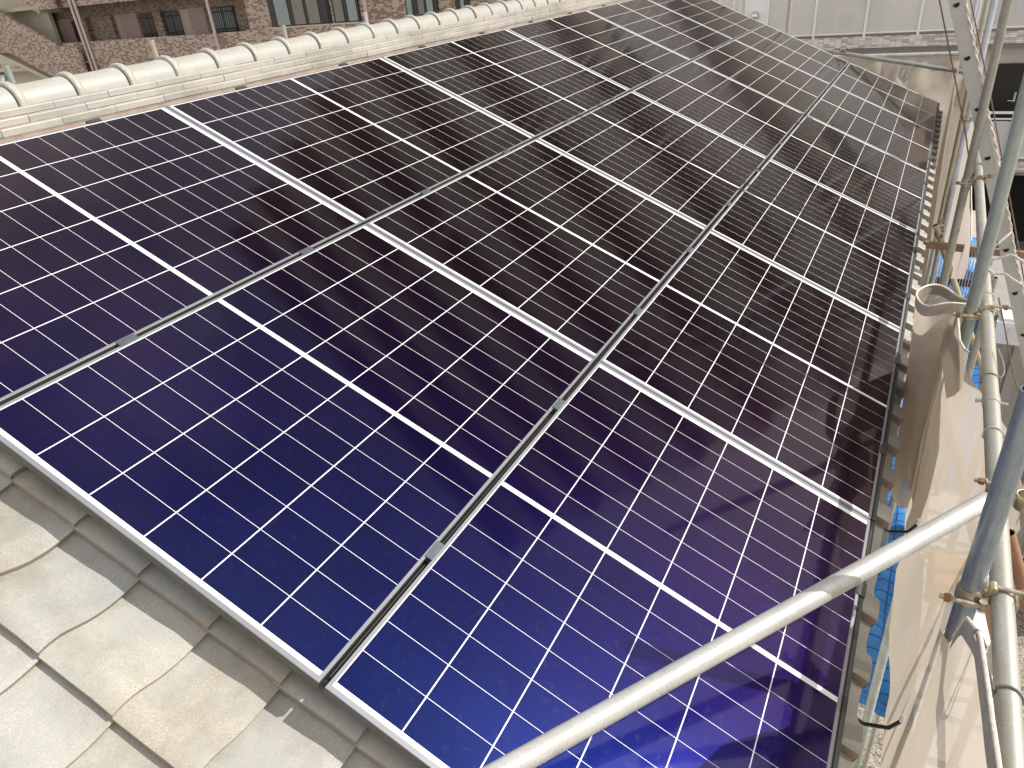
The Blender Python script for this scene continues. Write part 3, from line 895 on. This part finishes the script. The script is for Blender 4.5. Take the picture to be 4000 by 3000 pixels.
for k_ in (0, PI):
    pts = []
    for i in range(520):
        s_ = -1.3 + i * .0075
        wob = .006 * math.sin(s_ * 5.1) + .004 * math.sin(s_ * 13)
        a = s_ * 44 + k_
        pts.append(Vector(lad.location) + LP(s_, -.046 + wob * .5 - .0045 * math.cos(a), .006 + .0045 * math.sin(a)))
    b.tube(pts, .0048, 7)
tag(b.build('rope', M['cord'], None, True), 'twisted cream rope running down the right side of the ladder', 'rope')

# brown steel arm reaching from the wall past the uprights
b = MB(); b.prism([(5.58, -2.55, -1.705), (5.62, -2.55, -1.705), (5.62, -2.55, -1.755), (5.58, -2.55, -1.755)], (0, -2.4, -.09))
tag(b.build('steel_arm', M['arm']), 'brown square steel arm crossing behind the uprights and ladder', 'steel arm', 'brown steel arms')
b = MB(); b.prism([(1.52, -3.45, -1.10), (1.56, -3.45, -1.10), (1.56, -3.45, -1.14), (1.52, -3.45, -1.14)], (0, -1.2, -.08))
tag(b.build('steel_arm', M['arm']), 'brown square steel arm at right edge beyond the rail', 'steel arm', 'brown steel arms')

# ------------------------------------------------------------------ ground and low things beyond the eave
b = MB(); b.face([(-150, -150, GZ), (250, -150, GZ), (250, 200, GZ), (-150, 200, GZ)])
tag(b.build('ground', M['gravel']), kind='structure')
b = MB(); b.face([(13.5, -12, GZ + .004), (60, -12, GZ + .004), (60, 30, GZ + .004), (13.5, 30, GZ + .004)])
tag(b.build('pavement', M['conc']), kind='structure')
# white ribbed carport roof
cp = thing('carport', 'white ribbed sheet roof low below the near rail', 'carport', (0, 0, 0))
b = MB(); jb = MB()
x = .6; z = -3.95
while x < 5.3:
    b.prism([(x, -4.14, z), (x + .31, -4.14, z - .012), (x + .31, -3.60, z - .012), (x, -3.60, z)], (0, 0, -.012))
    jb.box((x + .31, -4.16, z - .05), (x + .35, -3.60, z - .006))
    x += .35
b.build('roof_sheet', M['shed'], cp); jb.build('roof_joint', M['shedg'], cp)
b = MB()
for px_ in (.7, 5.2): b.box((px_, -4.12, GZ), (px_ + .08, -4.04, -4.0))
b.build('post', M['white'], cp)
# blue tarp, crumpled
b = MB(); rws = []
rt = random.Random(5)
for i in range(70):
    row = []
    for j in range(24):
        x_, y_ = 3.2 + i * .15, -4.1 + j * .075
        zz = -4.35 + .07 * math.sin(x_ * 3.1 + y_ * 2) + .05 * math.sin(x_ * 7.3 - y_ * 5) + .04 * math.sin(y_ * 14 + x_) + rt.uniform(-.012, .012)
        row.append((x_, y_, zz))
    rws.append(row)
b.grid(rws, 0)
tag(b.build('blue_tarp', M['tarp'], None, True, auto=80), 'bright blue netted tarp spread below the eave tiles', 'tarp', 'blue tarps')
b = MB(); b.grid([[(1.35 + .09 * i + .03 * math.sin(j * 2.1), -4.62 + .07 * j, -3.95 + .05 * math.sin(i * 1.7 + j) + .03 * math.sin(j * 2.9)) for j in range(9)] for i in range(9)], 0)
tag(b.build('blue_tarp', M['tarp'], None, True, auto=80), 'small piece of blue tarp at the lower right corner', 'tarp', 'blue tarps')
# grey block wall along the plot
b = MB(); b.box((10.6, -4.25, GZ), (17.2, -4.08, -5.0)); b.box((10.55, -4.28, -5.0), (17.25, -4.05, -4.93))
tag(b.build('block_wall', M['block']), 'long grey block wall with coping behind the uprights', 'wall')
# slatted beige screen over blue
sc = thing('slat_screen', 'beige upright slats standing behind the sloping tan tube', 'screen', (0, 0, 0))
b = MB()
for i in range(26): b.box((10.2, -4.02 + i * .034, -4.35), (10.22, -4.008 + i * .034, -3.35))
b.build('slats', M['slat'], sc)
b = MB()
for zz in (-3.42, -3.85, -4.28): b.box((10.225, -4.05, zz - .05), (10.25, -3.1, zz + .05))
b.build('crossbar', M['bframe'], sc)
# clad shed with white box at the right edge
sh = thing('shed', 'grey ribbed clad shed right of the rail', 'shed', (0, 0, 0))
b = MB()
b.box((9.35, -6.6, GZ), (12.2, -4.15, -4.12))
for i in range(9): b.box((9.30, -4.30 - i * .27, GZ), (9.35, -4.20 - i * .27, -4.14))
b.build('cladding', M['fence'], sh)
b = MB(); b.box((8.9, -4.75, -4.06), (9.3, -4.17, -3.78)); b.box((8.93, -4.70, -3.78), (9.27, -4.22, -3.74)); b.box((8.885, -4.62, -4.0), (8.9, -4.30, -3.84), 1)
tag(b.build('meter_box', [M['white'], M['acw']]), 'white flat box on brackets before the grey shed', 'box')
b = MB(); b.box((3.1, -3.72, -3.1), (3.42, -3.5, -2.98)); b.box((3.12, -3.70, -2.98), (3.40, -3.52, -2.95))
tag(b.build('plastic_crate', M['yellow']), 'orange yellow plastic case under the nearest eave tiles', 'case')

# ------------------------------------------------------------------ grey apartment block
GX = 23.5
ga = thing('apartment_building', 'pale grey apartment block with white railed balconies and mosaic tile bands', 'building', (0, 0, 0))
Y0, Y1 = -11.6, 10.7
FH = 3.28
b = MB()
b.box((GX + 1.5, Y0, -5.4), (GX + 12, Y1, 27.2)); b.build('wall', M['render_w'], ga)
b = MB(); b.box((GX + .02, Y0 - .02, 27.2), (GX + 12, Y1 + .02, 27.6)); b.build('roof', M['render_d'], ga)
b = MB(); b.box((GX + 3, Y0 + .2, GZ + .01), (GX + 11, Y1 - .2, -5.41)); b.build('parking_bay', M['dark'], ga)  # solid dark block painted as the shade in the open ground floor
b = MB()
for y_ in (Y0 + .3, -3.2, 2.4, Y1 - .7): b.box((GX + .3, y_, GZ), (GX + .9, y_ + .4, -5.9))
b.build('column', M['render_d'], ga)
POSTS = [.30 - 1.33 * k for k in range(9)] + [1.62, 2.24, 3.55, 4.9, 6.2, 7.5, 8.8, 10.1]
for k in range(-1, 9):
    zt = -2.09 + FH * k
    b = MB(); b.box((GX, Y0, zt - .29), (GX + .14, Y1, zt)); b.build('tile_band', M['mosaic_g'], ga)
    b = MB()
    b.box((GX + .14, Y0, zt - .22), (GX + 1.5, Y1, zt - .05)); b.box((GX + .5, Y0, zt - .50), (GX + .75, Y1, zt - .22))
    b.build('balcony_slab', M['render_d'], ga)
    b = MB(); b.box((GX + .02, Y0, zt + .003), (GX + .10, Y1, zt + .065)); b.build('gutter', M['gutter'], ga)
    b = MB()
    b.box((GX + .02, Y0, zt + .07), (GX + .07, Y1, zt + .115)); b.box((GX + .02, Y0, zt + 1.24), (GX + .08, Y1, zt + 1.30))
    if k == -1: b.box((GX + .02, Y0, zt + 1.09), (GX + .06, Y1, zt + 1.13))
    for y_ in POSTS: b.box((GX - .01, y_ - .032, zt - .03), (GX + .045, y_ + .032, zt + 1.24))
    b.build('railing', M['white'], ga)
    b = MB(); b.box((GX + .050, Y0, zt + .12), (GX + .055, Y1, zt + (1.05 if k == -1 else 1.22))); b.build('railing_panel', M['perf'], ga)
    # sliding windows behind the balcony (the lowest floors have a door instead)
    if k >= 0:
        for y_ in (-9.8, -6.2, 1.2, 5.6):
            if k == 0 and y_ > 0: continue
            b = MB()
            b.box((GX + 1.44, y_, zt + .05), (GX + 1.49, y_ + 2.4, zt + 2.1))
            f_ = b.build('window', M['bframe'], ga)
            b = MB()
            for q_ in (0, 1): b.box((GX + 1.42, y_ + .08 + q_ * 1.16, zt + .12), (GX + 1.435, y_ + 1.16 + q_ * 1.16, zt + 2.02))
            b.build('pane', M['glass'], f_)
b = MB(); b.box((GX + 1.40, -6.6, -5.38), (GX + 1.48, -4.47, -3.06)); dk = b.build('door', M['door_k'], ga)
b = MB(); b.box((GX + 1.36, -5.06, -4.06), (GX + 1.39, -5.01, -3.80)); b.tube([(GX + 1.33, -5.03, -4.02), (GX + 1.33, -4.88, -4.02)], .016, 8); b.build('handle', M['chrome'], dk)
b = MB(); b.box((GX + .9, .55, -2.5), (GX + .94, 1.05, -2.36)); b.box((GX + .9, -2.9, -2.72), (GX + 1.2, -2.2, -2.60)); b.build('ceiling_lamp', M['white'], ga)
b = MB(); b.box((GX + .02, 1.62, -1.98), (GX + .06, 2.24, .4)); b.build('partition', M['white'], ga)
b = MB()
for i in range(6): b.tube([(GX - .03, 1.98, -1.52 + .0 * i), (GX - .10 - .04 * 0, 1.98, -1.46)], .09, 14)
b = MB()
rr_ = []
for i in range(7):
    a = i / 6 * PI / 2; rr_.append([(GX - .02 - .16 * math.sin(a), 1.98 + .13 * math.cos(a) * math.cos(2 * PI * k / 16), -1.42 + .13 * math.cos(a) * math.sin(2 * PI * k / 16)) for k in range(16)])
b.grid(rr_, 0, True); b.build('vent_cap', M['chrome'], ga, True)
for y_ in (2.42, 2.62, 3.05):
    b = MB(); b.tube([(GX + .08, y_, GZ), (GX + .08, y_, 27)], .055, 12); b.build('downpipe', M['acw'], ga, True)
def ac_unit(y_, zt, label):
    r_ = thing('air_conditioner', label, 'air conditioner', (GX + .55, y_, zt), 'air conditioners on the balcony')
    b = MB(); b.box((0, -.39, .07), (.28, .39, .60)); b.box((.0, -.30, 0), (.28, -.24, .07)); b.box((.0, .24, 0), (.28, .30, .07)); b.build('casing', M['acw'], r_)
    b = MB()
    for rr in (.06, .10, .14, .18, .215): b.tube([(-.008, .08 + rr * math.cos(2 * PI * i / 28), .335 + rr * math.sin(2 * PI * i / 28)) for i in range(28)], .008, 6, close=True)
    b.tube([(.003, .08, .335), (-.004, .08, .335)], .225, 28); b.build('fan_grille', M['acg'], r_, True)
ac_unit(-.55, -2.04, 'white air conditioner unit with round fan grille behind balcony railing')
b = MB(); b.box((GX + 1.40, -1.35, -2.03), (GX + 1.47, .30, -.0)); b.build('balcony_door', M['render_d'], ga)

# ------------------------------------------------------------------ brown tiled apartment block
BX = 25.0
ba = thing('apartment_building', 'brown mosaic tiled apartment block with open corridors behind the ridge', 'building', (0, 0, 0))
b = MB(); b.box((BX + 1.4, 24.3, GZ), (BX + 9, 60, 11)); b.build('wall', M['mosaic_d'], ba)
b = MB(); b.box((BX, 10.9, GZ), (BX + 9, 24.3, -.999)); b.box((BX + .3, 10.9, -1.0), (BX + 9, 24.3, 11)); b.build('wall', M['mosaic'], ba)
for k in range(-2, 4):
    zt = -1.03 + 2.95 * k
    b = MB(); b.box((BX, 24.3, zt - 1.34), (BX + .16, 37.9 if k in (0, 1) else 60, zt)); b.build('parapet', M['mosaic'], ba)
    b = MB(); b.box((BX + .16, 24.3, zt - 1.30), (BX + 1.4, 60, zt - 1.12)); b.build('corridor_floor', M['cream'], ba)
# stair flights at the left end
fl_ = [(BX - .5, 43.6, 1.55), (BX - .5, 37.37, -1.14), (BX - .5, 36.0, -1.14), (BX - .5, 36.0, -4.0), (BX - .5, 38.91, -2.60), (BX - .5, 42.13, -1.30), (BX - .5, 43.6, -1.27)]
b = MB(); b.prism([(BX - .5, 43.6, 1.50), (BX - .5, 37.37, -1.14), (BX - .5, 37.37, -1.9), (BX - .5, 38.91, -2.60), (BX - .5, 42.13, -1.30), (BX - .5, 43.6, -1.27)], (.15, 0, 0)); b.prism([(BX - .5, 37.37, -1.14), (BX - .5, 35.95, -1.14), (BX - .5, 35.95, -3.9), (BX - .5, 38.91, -2.60), (BX - .5, 37.37, -1.9)], (.15, 0, 0))
b.build('stair_parapet', M['mosaic'], ba)
b = MB(); b.prism([(BX - .5, 38.26, .57), (BX - .5, 36.6, .57), (BX - .5, 36.6, 3.2), (BX - .5, 39.42, 1.11 + .9), (BX - .5, 39.42, 1.11)], (.15, 0, 0)); b.prism([(BX - .5, 39.42, 1.11), (BX - .5, 39.42, 2.2), (BX - .5, 43.6, 4.4), (BX - .5, 43.6, 3.2)], (.15, 0, 0)); b.build('stair_parapet', M['mosaic'], ba)
b = MB(); b.prism([(BX - .33, 38.3, .56), (BX - .33, 43.6, 3.1), (BX - .33, 43.6, 2.9), (BX - .33, 38.3, .40)], (1.2, 0, 0)); b.prism([(BX - .33, 36.2, -3.85), (BX - .33, 43.6, -1.25), (BX - .33, 43.6, -1.45), (BX - .33, 36.2, -4.05)], (1.2, 0, 0)); b.build('stair_flight', M['cream'], ba)
b = MB(); b.box((BX + .9, 39.0, GZ), (BX + 1.1, 46, -1.4)); b.box((BX + .9, 39.6, -1.39), (BX + 1.1, 46, 4)); b.build('stair_wall', M['cream'], ba)
b = MB(); b.box((BX - .06, 36.86, -2.18), (BX - .003, 37.75, -1.06)); b.build('meter_panel', M['pipe'], ba)
for y_, z0, z1 in ((35.88, -9, 9), (35.55, -9, 9), (26.13, -9, 9), (17.32, -9, 9)):
    b = MB(); b.tube([(BX - .10, y_, z0 if z0 > GZ else GZ), (BX - .10, y_, z1)], .07, 12)
    for zz in (-6, -3, -1.4, 1.5): b.tube([(BX - .10, y_, zz), (BX - .10, y_, zz + .06)], .085, 12)
    if y_ == 35.88: b.tube([(BX - .10, 35.9, -1.98), (BX - .10, 36.5, -1.98), (BX - .10, 36.55, -1.70), (BX - .10, 36.8, -1.62)], .05, 10)
    b.build('downpipe', M['pipe'], ba, True)
# corridor doors and barred windows (y from larger to smaller as the eye moves right)
WX = BX + 1.4
def bdoor(y0, y1, side):
    b = MB(); b.box((WX - .05, y0, -2.1), (WX - .003, y1 + side, .02)); d_ = b.build('door', M['door_f'], ba)
    b = MB(); b.box((WX - .08, y0 + .04, -2.1), (WX - .052, y1, -.02)); b.build('door_leaf', M['door'], d_)
    b = MB(); b.box((WX - .10, y1 - .16, -1.15), (WX - .082, y1 - .10, -.95)); b.build('handle', M['chrome'], d_)
bdoor(33.05, 34.45, .45); bdoor(28.1, 29.25, .75); bdoor(38.5, 39.4, .5); bdoor(41.0, 41.9, .3)
def bwin(y0, y1, z1, cur, z0=-1.06):
    b = MB(); b.box((WX - .06, y0, z0 - .05), (WX - .003, y1, z1)); f_ = b.build('window', M['bframe'], ba)
    b = MB(); w_ = (y1 - y0) / 2
    for q_ in (0, 1): b.box((WX - .075, y0 + .06 + q_ * w_, z0 + .02), (WX - .062, y0 + w_ - .06 + q_ * w_, z1 - .07))
    b.build('pane', M[cur], f_)
    b = MB()
    for i in range(12): yy = y0 + .05 + i * (y1 - y0 - .1) / 11; b.box((WX - .16, yy - .018, z0 - .02), (WX - .14, yy + .018, z1 - .03))
    for zz in (z0 + .12, z1 - .22): b.box((WX - .139, y0, zz - .03), (WX - .12, y1, zz + .03))
    b.build('grille', M['bframe'], f_)
bwin(31.65, 32.9, 0, 'arm'); bwin(29.9, 31.0, 0, 'curtain'); bwin(26.2, 27.75, 0, 'curtain'); bwin(38.0, 38.4, -.05, 'blind'); bwin(24.45, 24.95, 0, 'arm')
for y0, y1 in ((34.9, 36.1), (31.05, 31.6), (37.06, 37.9)):
    b = MB(); b.box((WX - .25, y0, -2.1), (WX - .004, y1, .02))
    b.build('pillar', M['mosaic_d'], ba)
# flush windows of the right hand part
def fwin(y0, y1, panes, z0=-.96, z1=1.2):
    b = MB(); b.box((BX + .22, y0, z0), (BX + .297, y1, z1)); f_ = b.build('window', M['bframe'], ba)
    for a, c_, mt in panes:
        b = MB(); b.box((BX + .195, a, z0 + .05), (BX + .218, c_, z1 - .08)); b.build('pane', M[mt], f_)
    b = MB(); b.box((BX + .02, y0 - .05, z0 - .06), (BX + .22, y1 + .05, z0 - .002)); b.build('sill', M['cream'], f_)
fwin(19.50, 22.85, [(21.75, 22.45, 'curtain'), (20.85, 21.45, 'blind'), (20.05, 20.65, 'blind'), (19.58, 19.88, 'bframe')])
fwin(17.95, 19.30, [(18.75, 19.2, 'blind'), (18.05, 18.50, 'curtain')])
fwin(14.15, 15.62, [(15.32, 15.55, 'curtain'), (14.75, 15.02, 'blind'), (14.35, 14.62, 'curtain')], -.90)
fwin(12.75, 13.35, [(12.95, 13.1, 'curtain')], -.86)
for k in (1, 2, 3):
    z_ = -.96 + 2.95 * k
    fwin(19.5, 22.85, [(21.3, 22.7, 'curtain'), (19.65, 21.1, 'blind')], z_, z_ + 2.0); fwin(14.1, 16.2, [(15.2, 16.1, 'blind'), (14.2, 15.1, 'curtain')], z_, z_ + 2.0)
